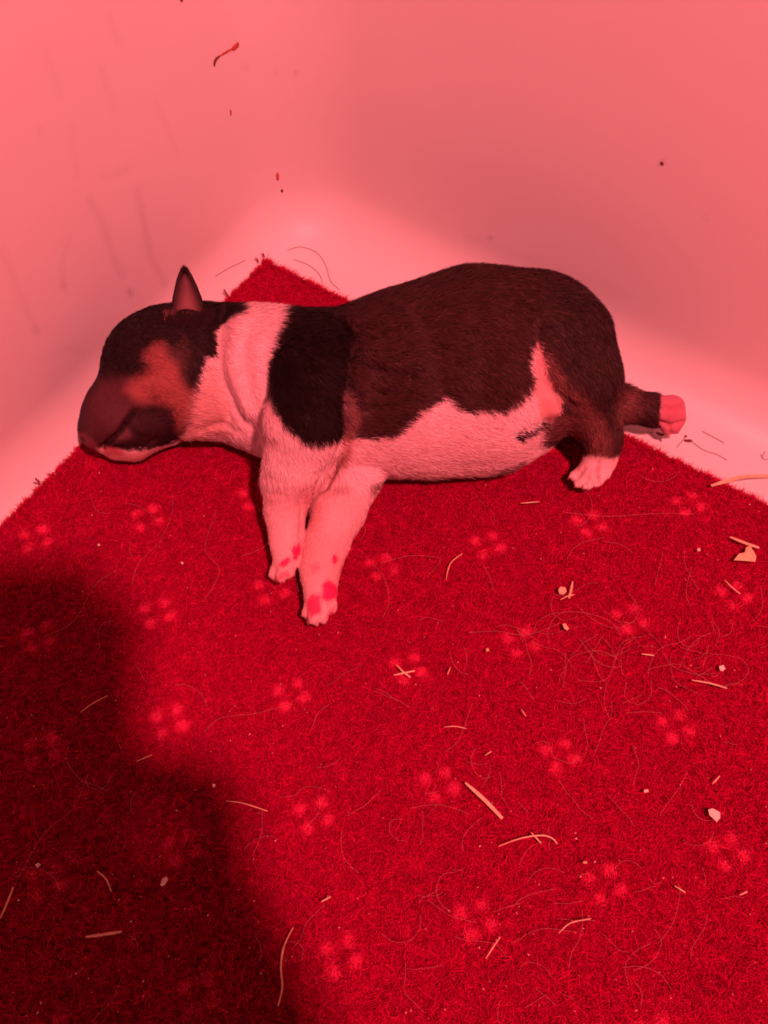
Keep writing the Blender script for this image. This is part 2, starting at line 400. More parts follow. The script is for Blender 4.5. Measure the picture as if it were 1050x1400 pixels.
# little lift so the far paw can rest on the floor beyond the carpet
BP, BQ = F.mesh(); del F
def mesh_normals(P, Q):
    n = np.cross(P[Q[:, 2]] - P[Q[:, 0]], P[Q[:, 3]] - P[Q[:, 1]]); N = np.zeros_like(P)
    for c in range(4):
        for d in range(3): N[:, d] += np.bincount(Q[:, c], n[:, d], len(P))
    return unit(N)
# light smoothing
def smooth(P, Q, it):
    for _ in range(it):
        S = np.zeros_like(P); c = np.zeros(len(P))
        for x, y in ((0, 1), (1, 2), (2, 3), (3, 0)):
            for s_, t_ in ((x, y), (y, x)):
                for d in range(3): S[:, d] += np.bincount(Q[:, s_], P[Q[:, t_], d], len(P))
                c += np.bincount(Q[:, s_], minlength=len(P))
        P = P * .45 + .55 * S / c[:, None]
    return P
BP = smooth(BP, BQ, 1); BN = mesh_normals(BP, BQ)
# creases and swellings: polyline (photo pixels), half width px, depth mm (negative = raised)
x, y = pix(BP); view = unit(np.array([0, 0, HC + ZC]) - BP); facing = sm01((BN * view).sum(1) * 3)
GROOVES = [([(141, 613), (150, 604), (164, 592), (172, 578), (183, 563)], 3.5, 2.8), ([(172, 583), (182, 592), (195, 597)], 3.5, 1.0),
           ([(214, 598), (200, 612), (170, 614), (141, 613)], 3, 1.1), ([(150, 590), (168, 574)], 8, -1.0), ([(190, 590), (215, 585)], 12, -1.2),
           ([(182, 512), (193, 516), (206, 514)], 3, .8), ([(196, 525), (222, 532)], 12, -.8), ([(205, 480), (222, 488)], 9, -.7),
           ([(112, 596), (120, 606)], 3, .7), 
           ([(300, 420), (296, 470), (300, 520), (322, 560), (350, 600)], 8, 1.6), ([(322, 440), (315, 500), (340, 560)], 9, -1.6), ([(345, 470), (352, 530), (372, 590)], 10, -.9), ([(270, 590), (300, 578), (325, 590)], 4, 1.2), ([(250, 600), (280, 588), (305, 586)], 4, -.8),
           ([(278, 500), (300, 545), (312, 575)], 6, 1.0), ([(468, 440), (482, 470), (478, 520), (474, 560), (476, 590), (462, 630), (440, 665)], 6, 2.2),
           ([(455, 433), (478, 452), (515, 458)], 5, 1.4), ([(480, 440), (510, 447), (545, 447)], 5, 1.0), ([(485, 480), (520, 505), (555, 512)], 5, 1.1), ([(490, 520), (520, 540), (550, 535)], 5, .8),
           ([(500, 560), (540, 555)], 6, .6), ([(733, 440), (738, 480), (748, 515), (765, 538), (782, 556)], 6, 2.6), ([(752, 545), (754, 560)], 9, -2.6),
           ([(702, 598), (722, 588), (748, 576)], 4, 1.8), ([(365, 650), (380, 655), (400, 655)], 3, .4), ([(368, 672), (390, 676)], 3, .3),
           ([(417, 670), (414, 700), (412, 735)], 3.5, 1.2), ([(808, 643), (801, 656), (797, 667)], 2.0, 1.3), ([(799, 640), (788, 654)], 2.0, 1.2), ([(817, 634), (816, 648), (819, 662)], 2.5, 2.0), ([(804, 655), (811, 664)], 2.0, .8),
           ([(903, 555), (918, 558), (936, 554)], 2.6, 2.0), ([(903, 578), (917, 583), (934, 577)], 2.6, 2.0), ([(916, 585), (917, 598)], 2.5, 1.6), ([(373, 777), (385, 778), (402, 772)], 2.5, .6),
           ([(830, 470), (838, 520), (842, 570)], 5, 1.0), ([(845, 590), (842, 540)], 5, 1.4), ([(760, 470), (800, 500), (806, 540)], 10, -.8),
           ([(600, 405), (640, 440)], 20, -.8), ([(660, 420), (690, 470), (690, 530)], 16, -.8), ([(560, 430), (590, 480), (600, 540)], 14, .8), ([(640, 440), (655, 490), (650, 545)], 14, .7)]
disp = np.zeros(len(BP))
for pts, w, mm in GROOVES:
    if w >= 5 and 290 < pts[0][0] < 700 and pts[0][1] < 600: mm *= 1.6
    disp -= mm * .001 * np.exp(-(seg_dist(x, y, pts) / w) ** 2)
disp += .0003 * vnoise(BP, 120, 41) * (BP[:, 2] > ZC + .002)
disp = np.where(BP[:, 2] > ZC - .001, disp, 0)
BP = smooth(BP + BN * (disp * facing)[:, None], BQ, 1); BN = mesh_normals(BP, BQ)

WHITE = (.96, .66, .68); SHOULDER = (.012, .005, .005); BACK = (.056, .022, .022); TAN = (.42, .17, .10); BROWN = (.15, .060, .060)
PADC = (.85, .030, .16); SKIN = (.80, .36, .36)
HEADP = [(80, 650), (80, 560), (110, 470), (160, 395), (250, 370), (300, 395), (336, 420), (311, 439), (292, 454), (296, 481), (280, 487), (277, 508), (267, 534), (258, 576), (244, 602), (222, 611), (200, 617), (165, 616), (141, 613), (120, 625)]
BODYP = [(390, 415), (385, 440), (376, 462), (367, 490), (365, 515), (370, 548), (384, 574), (396, 588), (411, 600), (434, 606), (458, 600), (466, 594), (481, 600), (510, 600), (535, 598), (553, 583), (572, 565), (598, 550), (611, 543), (618, 556), (632, 565), (655, 560), (687, 563), (713, 546), (729, 524), (723, 496), (726, 470), (734, 470), (744, 502), (753, 530), (766, 542), (768, 562), (754, 576), (742, 592), (736, 612), (790, 620), (803, 622), (820, 621), (838, 628), (860, 610), (903, 605), (903, 490), (870, 380), (700, 330), (540, 370), (480, 400)]
COLS = [  # polygon, softness px, colour, strength
    (HEADP, 2.2, (.020, .010, .010), 1),
    ([(108, 600), (116, 548), (138, 520), (190, 514), (200, 550), (182, 568), (160, 596), (140, 614), (118, 606)], 11, (.085, .026, .032), 1),
    ([(196, 487), (208, 473), (221, 471), (231, 487), (244, 496), (247, 519), (261, 538), (259, 568), (242, 592), (236, 560), (223, 553), (189, 549), (172, 534), (182, 521), (204, 508), (202, 497)], 11, (.40, .12, .11), .95),
    ([(228, 487), (240, 470), (250, 460), (258, 480), (250, 520), (244, 500)], 8, (.10, .045, .04), .7),
    ([(205, 540), (214, 540), (214, 547), (205, 547)], 4, (.18, .04, .04), .8),
    ([(176, 566), (230, 560), (238, 582), (214, 608), (180, 612), (158, 604)], 7, (.045, .018, .022), .95),
    ([(163, 592), (176, 588), (178, 600), (160, 604)], 5, (.20, .075, .09), .7),
    ([(120, 645), (134, 614), (150, 612), (180, 618), (205, 616), (222, 611), (232, 612), (212, 645)], 2.5, (.62, .30, .30), 1),
    ([(139, 612), (150, 609), (172, 618), (165, 624), (146, 622)], 3, (.45, .10, .13), .9),
    ([(128, 612), (136, 612), (146, 623), (138, 626)], 2, (.75, .45, .42), .9),
    ([(106, 592), (114, 590), (134, 608), (132, 618), (104, 612)], 3, (.22, .05, .07), .8),
    ([(256, 560), (262, 540), (275, 520), (284, 500), (300, 520), (310, 560), (300, 590), (250, 600)], 10, (.72, .40, .36), .7),
    ([(140, 611), (149, 602), (162, 590), (170, 577), (181, 561), (185, 564), (174, 580), (166, 593), (152, 606), (142, 615)], 2.2, (.012, .005, .006), .9),
    ([(108, 598), (113, 597), (118, 604), (113, 606)], 2, (.03, .01, .012), .8),
    (BODYP, 3.0, BACK, 1),
    ([(390, 415), (385, 440), (376, 462), (367, 490), (365, 515), (370, 548), (384, 574), (396, 588), (411, 600), (434, 606), (458, 600), (470, 594), (476, 560), (474, 520), (480, 470), (474, 440), (460, 420)], 9, SHOULDER, 1),
    ([(466, 532), (476, 540), (492, 566), (486, 590), (474, 596), (470, 560)], 6, (.30, .13, .13), .75),
    ([(470, 590), (480, 590), (470, 630), (452, 660), (446, 655), (462, 625)], 4, (.45, .16, .14), .75),
    ([(735, 440), (760, 500), (800, 530), (835, 560), (850, 590), (850, 480), (820, 400), (780, 380), (740, 400)], 20, (.042, .022, .022), .8),
    ([(738, 478), (756, 490), (775, 525), (800, 540), (815, 563), (836, 594), (836, 625), (805, 622), (798, 590), (784, 556), (760, 533), (745, 509)], 9, (.20, .075, .07), .9),
    ([(730, 470), (735, 470), (745, 502), (757, 532), (768, 545), (766, 566), (752, 576), (735, 570), (728, 520)], 3, (.80, .36, .36), .9),
    ([(738, 575), (790, 565), (800, 600), (740, 605)], 5, (.17, .06, .06), .9),
    ([(845, 530), (870, 532), (872, 560), (862, 580), (845, 580)], 10, (.20, .075, .07), .8),
    ([(903, 520), (960, 520), (960, 610), (901, 610)], 1.8, (.60, .19, .26), 1),
    ([(907, 548), (930, 548), (932, 585), (912, 588)], 6, (.58, .16, .20), .7),
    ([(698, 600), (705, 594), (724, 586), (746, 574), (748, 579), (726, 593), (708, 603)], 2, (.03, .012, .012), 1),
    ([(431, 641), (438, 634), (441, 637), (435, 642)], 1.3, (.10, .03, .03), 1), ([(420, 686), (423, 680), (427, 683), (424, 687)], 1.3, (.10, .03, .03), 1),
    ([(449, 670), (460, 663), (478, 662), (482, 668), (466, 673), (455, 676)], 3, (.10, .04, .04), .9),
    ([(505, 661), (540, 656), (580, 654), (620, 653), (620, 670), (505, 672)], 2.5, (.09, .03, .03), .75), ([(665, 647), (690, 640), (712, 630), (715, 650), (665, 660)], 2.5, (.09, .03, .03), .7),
    ([(360, 670), (430, 650), (500, 670), (470, 900), (340, 860)], 14, (.84, .50, .50), .75),
    ([(412, 675), (430, 668), (445, 690), (440, 730), (424, 720)], 8, (.80, .40, .40), .7),
    ([(415, 730), (470, 730), (468, 790), (412, 790)], 10, (.82, .42, .42), .7),
    ([(399, 750), (404, 741), (410, 743), (412, 757), (406, 765), (400, 765)], 2.2, PADC, 1),
    ([(379, 774), (384, 767), (395, 762), (397, 768), (389, 775)], 2, PADC, 1), ([(376, 792), (384, 783), (395, 780), (396, 785), (386, 792)], 2.2, (.85, .08, .17), .8),
    ([(454, 757), (459, 756), (463, 764), (459, 772), (455, 770)], 2, PADC, 1), ([(424, 772), (434, 768), (440, 776), (430, 783)], 4, (.82, .15, .24), .7),
    ([(440, 800), (448, 790), (456, 797), (462, 804), (460, 818), (450, 822), (440, 818)], 3, PADC, 1), ([(418, 820), (428, 811), (438, 812), (440, 824), (438, 838), (424, 846), (421, 834)], 3.5, PADC, .95),
    ([(446, 840), (458, 828), (460, 832), (446, 848)], 2.5, (.85, .12, .2), .8),
    ([(780, 625), (795, 628), (812, 640), (812, 660), (790, 655)], 8, (.84, .46, .46), .6), ([(814, 638), (818, 637), (820, 655), (817, 660)], 2.2, (.75, .12, .18), .8)]
def coat(P, jit=0.0):
    x, y = pix(P); n1 = vnoise(P, 500, 51, 2); n2 = vnoise(P, 500, 52, 2)
    x = x + n1 * 3.0; y = y + n2 * 3.0
    if jit: x = x + rng.normal(0, jit, len(x)); y = y + rng.normal(0, jit, len(x))
    c = np.tile(np.array(WHITE), (len(P), 1)); c *= (1 + .03 * vnoise(P, 60, 53))[:, None]
    for pts, soft, col, st in COLS:
        a = np.array(pts); m = (x > a[:, 0].min() - 3 * soft) & (x < a[:, 0].max() + 3 * soft) & (y > a[:, 1].min() - 3 * soft) & (y < a[:, 1].max() + 3 * soft)
        w = (poly_w(x[m], y[m], pts, soft) * st)[:, None]; c[m] = c[m] * (1 - w) + np.array(col) * w
    return c
m_skin = mat('puppy_skin', rough=.6, spec=.2, attr=True, sss=0.0, bump=(900, .15))
m_fur = mat('puppy_fur', rough=.6, spec=.12, attr=True)
base0 = at(560, 560, 0); puppy = empty('puppy', (base0[0], base0[1], ZC))
tag(puppy, 'sleeping black, white and tan puppy lying on its side on the red carpet', 'puppy')
me = np_mesh('body', BP, quads=BQ); bc = coat(BP); set_col(me, bc * (1 - .10 * sm01((bc[:, 1:2] - .2) / .3))); body = link_mesh('body', me, m_skin, puppy)
# fur
def area_sample(P, Q, N, dens):
    a = np.linalg.norm(np.cross(P[Q[:, 2]] - P[Q[:, 0]], P[Q[:, 3]] - P[Q[:, 1]]), axis=1) * .5
    cx, cy = pix(P[Q].mean(1)); w = a * dens; c = np.cumsum(w); i = np.searchsorted(c, rng.uniform(0, c[-1], N)); i = np.minimum(i, len(Q) - 1)
    s, t = rng.uniform(size=(2, N, 1)); q = Q[i]
    return (P[q[:, 0]] * (1 - s) * (1 - t) + P[q[:, 1]] * s * (1 - t) + P[q[:, 2]] * s * t + P[q[:, 3]] * (1 - s) * t), q[:, 0]
FLOW = [(125, 590, .5, -.7), (160, 540, .6, -.7), (200, 480, .8, -.3), (235, 430, .9, .1), (215, 560, .9, -.3), (250, 500, .5, .8), (265, 440, .8, .4), (320, 440, .9, .2), (330, 500, .8, .5), (340, 570, .6, .8), (270, 570, .9, -.1),
        (400, 470, .7, .5), (420, 560, .5, .8), (480, 500, .8, .5), (520, 580, 1, .1), (560, 440, 1, -.1), (650, 400, 1, .1), (640, 480, .9, .4), (600, 590, 1, -.05), (550, 640, 1, .12), (680, 550, .7, .7), (690, 620, .9, -.1), (740, 440, .8, .5), (810, 430, .5, .9), (790, 530, .6, .8),
        (830, 540, .4, .9), (818, 600, .1, 1), (805, 645, -.4, .8), (395, 690, 0, 1), (390, 760, -.1, 1), (460, 700, -.3, 1), (440, 800, -.1, 1), (870, 555, 1, .15), (915, 565, .3, 1), (745, 550, .7, .6), (770, 590, 1, .1), (400, 620, .1, 1)]
FA = np.array(FLOW)
IMR = r_; IMD = unit(np.array([d_[0], d_[1], d_[2]]))
def flow(P):
    x, y = pix(P); g = np.zeros((len(P), 2)); tw = np.zeros(len(P))
    for fx, fy, dx, dy in FLOW:
        w = 1 / ((x - fx) ** 2 + (y - fy) ** 2 + 300) ** 1.6; l = math.hypot(dx, dy); g[:, 0] += w * dx / l; g[:, 1] += w * dy / l; tw += w
    return unit(g)
NH = 230000
qc = BP[BQ].mean(1); qn = BN[BQ[:, 0]]; vw = unit(np.array([0, 0, HC + ZC]) - qc); fc = (qn * vw).sum(1)
dens = np.where(qc[:, 2] < ZC + .0005, .02, 1) * np.where(fc > -.25, 1, .22)
R, vi = area_sample(BP, BQ, NH, dens); N_ = BN[vi]; x, y = pix(R)
col = coat(R, 1.6)
# shorter hair on head, muzzle and paws; none on pads
L_ = np.full(NH, .0042)
def lenmask(pts, soft, val):
    global L_
    w = poly_w(x, y, pts, soft); L_ = L_ * (1 - w) + val * w
lenmask([(80, 650), (80, 540), (110, 440), (180, 380), (250, 380), (290, 430), (280, 500), (262, 560), (240, 620)], 14, .0027)
lenmask([(80, 650), (80, 530), (180, 510), (200, 560), (235, 600), (220, 650)], 10, .0014)
lenmask([(340, 680), (520, 670), (500, 900), (340, 900)], 34, .0024); lenmask([(350, 740), (480, 755), (480, 880), (350, 880)], 16, .0016)
lenmask([(760, 615), (850, 615), (850, 690), (760, 690)], 6, .0012); lenmask([(898, 520), (960, 520), (960, 620), (898, 620)], 4, .0009); lenmask([(760, 560), (860, 540), (850, 620), (790, 620)], 8, .0028)
lenmask([(728, 480), (760, 535), (770, 550), (755, 580), (735, 560)], 5, .0012)
pad = (col[:, 1] < .13) & (col[:, 0] > .7); keep = ~pad
R, N_, L_, col, x, y = R[keep], N_[keep], L_[keep], col[keep], x[keep], y[keep]; n = len(R)
g = flow(R); ja = rng.normal(0, .28, n) + vnoise(R, 350, 61, 2) * .45; ca_, sa_ = np.cos(ja), np.sin(ja)
g = np.stack([g[:, 0] * ca_ - g[:, 1] * sa_, g[:, 0] * sa_ + g[:, 1] * ca_], 1)
Dw = g[:, :1] * IMR + g[:, 1:] * IMD; Dt = unit(Dw - (Dw * N_).sum(1)[:, None] * N_)
lift = np.clip(rng.normal(.26, .12, n), .05, .8)[:, None]
lift = np.where((R[:, 2] < ZC + .004)[:, None], .1, lift)
Dh = unit(Dt + N_ * lift); L2 = L_ * rng.uniform(.6, 1.25, n)
tilt = unit(N_ + rng.normal(0, .28, (n, 3)))
P, q, tr, T, K = ribbons(R - N_ * .0002, tilt, Dh, L2, np.full(n, .00026) * rng.uniform(.7, 1.2, n), -N_ * .12)
low = P[:, 2] < ZC - .0015; P[low, 2] = ZC - .0015
me = np_mesh('fur', P, quads=q, tris=tr, smooth=False)
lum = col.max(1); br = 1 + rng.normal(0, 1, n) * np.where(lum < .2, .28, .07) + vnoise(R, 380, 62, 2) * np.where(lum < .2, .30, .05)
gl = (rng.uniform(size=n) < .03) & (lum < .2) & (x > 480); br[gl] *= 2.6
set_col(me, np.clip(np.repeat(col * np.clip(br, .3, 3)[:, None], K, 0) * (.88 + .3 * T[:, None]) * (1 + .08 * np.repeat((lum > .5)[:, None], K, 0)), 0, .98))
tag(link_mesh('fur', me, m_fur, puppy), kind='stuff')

# ear: a thin cupped leaf standing up from the head
O_ = np.array([0, 0, HC + ZC])
PBV = BVHTree.FromPolygons([V3(p) for p in BP], [tuple(int(i) for i in q) for q in BQ])
def ray(px, py): return unit(W2C @ np.array([(px - CX) / FOC, (py - CY) / FOC, 1.0]))
h_, _, _, ED = PBV.ray_cast(V3([0, 0, HC + ZC]), V3(ray(258, 440)))      # where the ear roots on the head
ER = np.array(h_)
def ear_mesh():
    n, m = 26, 17; Pp = np.zeros((n, m, 3)); cc = np.zeros((n, m, 3))
    Lp = [(234, 444), (236, 425), (240, 402), (244, 385), (248, 374), (251, 370)]; Rp = [(281, 448), (279, 428), (273, 408), (266, 391), (258, 375), (252, 370)]
    for i in range(n):
        t = i / (n - 1); s = t * 5; k = min(int(s), 4); fr = s - k
        l = np.array(Lp[k]) * (1 - fr) + np.array(Lp[k + 1]) * fr; r = np.array(Rp[k]) * (1 - fr) + np.array(Rp[k + 1]) * fr
        
        for j in range(m):
            u = j / (m - 1); q = l * (1 - u) + r * u; cup = (1 - (2 * u - 1) ** 2) * .0045 * (1 - t) ** .4
            v = ray(q[0], q[1]); p = np.array([0, 0, HC + ZC]) + v * (ED + .0005 + .004 * t + .004 * max(0, 1 - t / .10)); Pp[i, j] = p + v * (cup + .002 * (1 - t))
            rim = max(abs(2 * u - 1) ** 2.2, sm01((t - .62) / .25)); inner = np.array([.30, .12, .13]) * (1 - .35 * sm01((t - .2) / .4)) ; cc[i, j] = inner * (1 - rim) + np.array([.035, .015, .016]) * rim
    vn = unit(np.cross(np.gradient(Pp, axis=0), np.gradient(Pp, axis=1)))
    toc = np.array([0, 0, HC + ZC]) - Pp; sgn = np.sign((vn * toc).sum(-1).mean()); vn *= sgn
    th = .0011; A = Pp.reshape(-1, 3); B = (Pp - vn * th).reshape(-1, 3); i, j = np.meshgrid(np.arange(n - 1), np.arange(m - 1), indexing='ij'); a = (i * m + j).ravel(); o = n * m
    f1 = np.stack([a, a + 1, a + m + 1, a + m], 1); f2 = f1[:, ::-1] + o
    rim = list(range(0, n * m, m)) + list(range((n - 1) * m + 1, n * m)) + list(range((n - 2) * m + m - 1, 0, -m))
    rim = np.array(rim); nx = np.roll(rim, -1); f3 = np.stack([rim, nx, nx + o, rim + o], 1)[:-1]
    me = np_mesh('ear', np.concatenate([A, B]), quads=np.concatenate([f1, f2, f3]))
    set_col(me, np.concatenate([cc.reshape(-1, 3), np.tile([.03, .013, .014], (o, 1))]))
    return me, Pp, cc, vn
me, EP, EC, EN = ear_mesh(); ear = link_mesh('ear', me, m_skin, puppy); tag(ear, 'upright pointed ear with a pinkish inside and black tip')
rr = []; 
for _ in range(2600):                                         # short hair on rim, tip and base of the ear
    i = rng.integers(0, 26); u = rng.beta(.35, .35) if i > 2 else rng.uniform(); j = min(int(u * 17), 16); rr.append((i, j))
rr = np.array(rr); R = EP[rr[:, 0], rr[:, 1]]; nn_ = EN[rr[:, 0], rr[:, 1]]; tip = EP[25, 8]; Dh = unit(unit(tip + IMD * -.006 - R) + nn_ * .15 + rng.normal(0, .2, R.shape))
P, q, tr, T, K = ribbons(R - nn_ * .0006, unit(nn_ + rng.normal(0, .3, R.shape)), Dh, rng.uniform(.001, .0022, len(R)), np.full(len(R), .0002), -nn_ * .05)
ecol = EC[rr[:, 0], rr[:, 1]]; ecol = np.repeat(ecol * rng.uniform(.6, 1.3, (len(R), 1)), K, 0)
br_ = []; bc_ = []                                            # longer hair of the head closing over the foot of the ear
for _ in range(2200):
    ux = rng.uniform(226, 290); uy = 436 + 5 * math.cos((ux - 258) / 32 * 1.5) + rng.normal(0, 3)
    h1, n1, i1, d1 = PBV.ray_cast(V3([0, 0, HC + ZC]), V3(ray(ux, uy)))
    if h1: br_.append((*h1, *n1)); bc_.append((.26, .10, .10) if (250 < ux < 270 and uy < 438 and rng.uniform() < .3) or (ux < 240 and uy < 440 and rng.uniform() < .5) else (.03, .013, .014))
br_ = np.array(br_); R2 = br_[:, :3]; n2_ = br_[:, 3:]; n2_ *= np.sign((n2_ * (O_ - R2)).sum(1))[:, None]
D2 = unit(-IMD * .8 + IMR * rng.normal(.15, .35, (len(R2), 1)) + n2_ * rng.uniform(.25, .9, (len(R2), 1)))
P2, q2, tr2, T2, K = ribbons(R2, unit(n2_ + rng.normal(0, .3, R2.shape)), D2, rng.uniform(.002, .0045, len(R2)), np.full(len(R2), .00024), -n2_ * .05)
q2 = q2 + len(P); tr2 = tr2 + len(P); P = np.concatenate([P, P2]); q = np.concatenate([q, q2]); tr = np.concatenate([tr, tr2])
me = np_mesh('ear_fur', P, quads=q, tris=tr, smooth=False); set_col(me, np.concatenate([ecol, np.repeat(np.array(bc_), K, 0)]))
tag(link_mesh('ear_fur', me, m_fur, ear), kind='stuff'); bpy.data.objects['ear_fur'].parent = ear; bpy.data.objects['ear_fur'].matrix_parent_inverse = Matrix()

m_claw = mat('claw_horn', (.85, .62, .58), rough=.35, spec=.5)
def cone_mesh(name, pts, rads, seg=7):
    """tapered tube through world points"""
    P = []; n = len(pts); pts = [np.array(p, float) for p in pts]
    for i, p in enumerate(pts):
        t = unit(pts[min(i + 1, n - 1)] - pts[max(i - 1, 0)]); a = np.cross(t, [0, 0, 1.0]); a = unit(a) if np.linalg.norm(a) > 1e-6 else np.array([1.0, 0, 0]); b = np.cross(t, a)
        for k in range(seg): th = 2 * math.pi * k / seg; P.append(p + rads[i] * (a * math.cos(th) + b * math.sin(th)))
    q = [(i * seg + k, i * seg + (k + 1) % seg, (i + 1) * seg + (k + 1) % seg, (i + 1) * seg + k) for i in range(n - 1) for k in range(seg)]
    P += [pts[0], pts[-1]]; c0, c1 = n * seg, n * seg + 1
    t = [(c0, (k + 1) % seg, k) for k in range(seg)] + [(c1, (n - 1) * seg + k, (n - 1) * seg + (k + 1) % seg) for k in range(seg)]
    return np_mesh(name, np.array(P), quads=np.array(q), tris=np.array(t))
for (ax, ay, az), (bx, by, bz) in [((783, 650, .008), (775, 656, .003)), ((790, 661, .008), (784, 668, .003)), ((801, 664, .009), (796, 671, .003)), ((375, 788, .007), (380, 797, .004)), ((424, 847, .006), (421, 855, .002)),
                                   ((432, 850, .007), (434, 857, .002)), ((441, 848, .006), (446, 853, .002)), ((914, 592, .002), (915, 600, .0))]:
    a, b = at(ax, ay, az), at(bx, by, bz); mid = (a + b) / 2 + np.array([0, 0, .0006])
    link_mesh('claw', cone_mesh('claw', [a, mid, b], [.0013, .0010, .0001]), m_claw, puppy)

# ------------------------------------------------------------------ litter on the carpet: straw, shavings, flakes
m_straw = mat('straw', (.86, .62, .38), rough=.6, spec=.3, noise=(400, .8, 1.15)); m_wood = mat('wood_shaving', (.86, .64, .36), rough=.7, noise=(500, .8, 1.1)); m_pale = mat('pale_flake', (.88, .84, .66), rough=.7)
m_hair = mat('loose_hair', (.62, .24, .26), rough=.5); m_dirt = mat('dried_dirt', (.20, .045, .03), rough=.8, noise=(600, .6, 1.3)); m_dark = mat('dark_hair', (.22, .08, .07), rough=.6)
def bez(pts, n=12):
    p = np.array(pts, float)
    if len(p) == 2: return np.linspace(p[0], p[1], n)
    t = np.linspace(0, len(p) - 1, n); out = []
    for s in t:
        i = min(int(s), len(p) - 2); f = s - i; p0 = p[max(i - 1, 0)]; p1 = p[i]; p2 = p[i + 1]; p3 = p[min(i + 2, len(p) - 1)]
        out.append(.5 * (2 * p1 + (p2 - p0) * f + (2 * p0 - 5 * p1 + 4 * p2 - p3) * f * f + (3 * p1 - p0 - 3 * p2 + p3) * f ** 3))
    return np.array(out)
def on_carpet(px, py, lift=.0012): return at(px, py, lift)
def stem(name, pts, wpx, label, cat, m=m_straw, lift=.0012, flat=.45, taper=(.5, .8), group=None):
    """a sliver of straw: flattened tapering strip with thickness"""
    c = bez(pts, 5 if len(pts) == 2 else 12); n = len(c)
    zz = (lift if np.isscalar(lift) else np.interp(np.linspace(0, 1, n), np.linspace(0, 1, len(lift)), lift)) + .0004 * np.sin(np.linspace(0, math.pi, n)); P3 = np.array([at(a[0], a[1], z) for a, z in zip(c, zz)])
    sc = depth(c[0][0], c[0][1], .001) / FOC; w = []
    for i in range(n): t = i / (n - 1); w.append(max(.25, (taper[0] + (1 - taper[0]) * min(1, t * 3)) * (taper[1] + (1 - taper[1]) * min(1, (1 - t) * 3))) * wpx * sc / 2)
    V_ = []; F_ = []
    for i in range(n):
        t = unit(P3[min(i + 1, n - 1)] - P3[max(i - 1, 0)]); s_ = unit(np.cross(t, [0, 0, 1.0])); up = np.array([0, 0, 1.0])
        h = w[i] * flat
        for a_, b_ in ((-1, -.3), (-.5, -1), (.5, -1), (1, -.3), (.75, .7), (0, .35), (-.75, .8)): V_.append(P3[i] + s_ * w[i] * a_ + up * h * b_)
    k = 7
    for i in range(n - 1):
        for j in range(k): F_.append((i * k + j, i * k + (j + 1) % k, (i + 1) * k + (j + 1) % k, (i + 1) * k + j))
    me = bpy.data.meshes.new(name); me.from_pydata([tuple(v) for v in V_], [], F_ + [tuple(range(k))[::-1], tuple((n - 1) * k + j for j in range(k))]); me.update()
    o = link_mesh(name, me, m); tag(o, label, cat, group); return o
def flake(name, pts, label, cat, m=m_wood, lift=.0013, th=.0006):
    c = np.mean(pts, 0); n = len(pts); V_ = []
    for z in (lift, lift + th):
        for i, p in enumerate(pts): V_.append(at(p[0], p[1], z + .0004 * math.sin(i * 1.9)))
    V_.append(at(c[0], c[1], lift + th * 1.5)); V_.append(at(c[0], c[1], lift - th * .3))
    F_ = [(i, (i + 1) % n, n + (i + 1) % n, n + i) for i in range(n)] + [(n + i, n + (i + 1) % n, 2 * n) for i in range(n)] + [((i + 1) % n, i, 2 * n + 1) for i in range(n)]
    me = bpy.data.meshes.new(name); me.from_pydata([tuple(v) for v in V_], [], F_); me.update(); o = link_mesh(name, me, m); tag(o, label, cat); return o
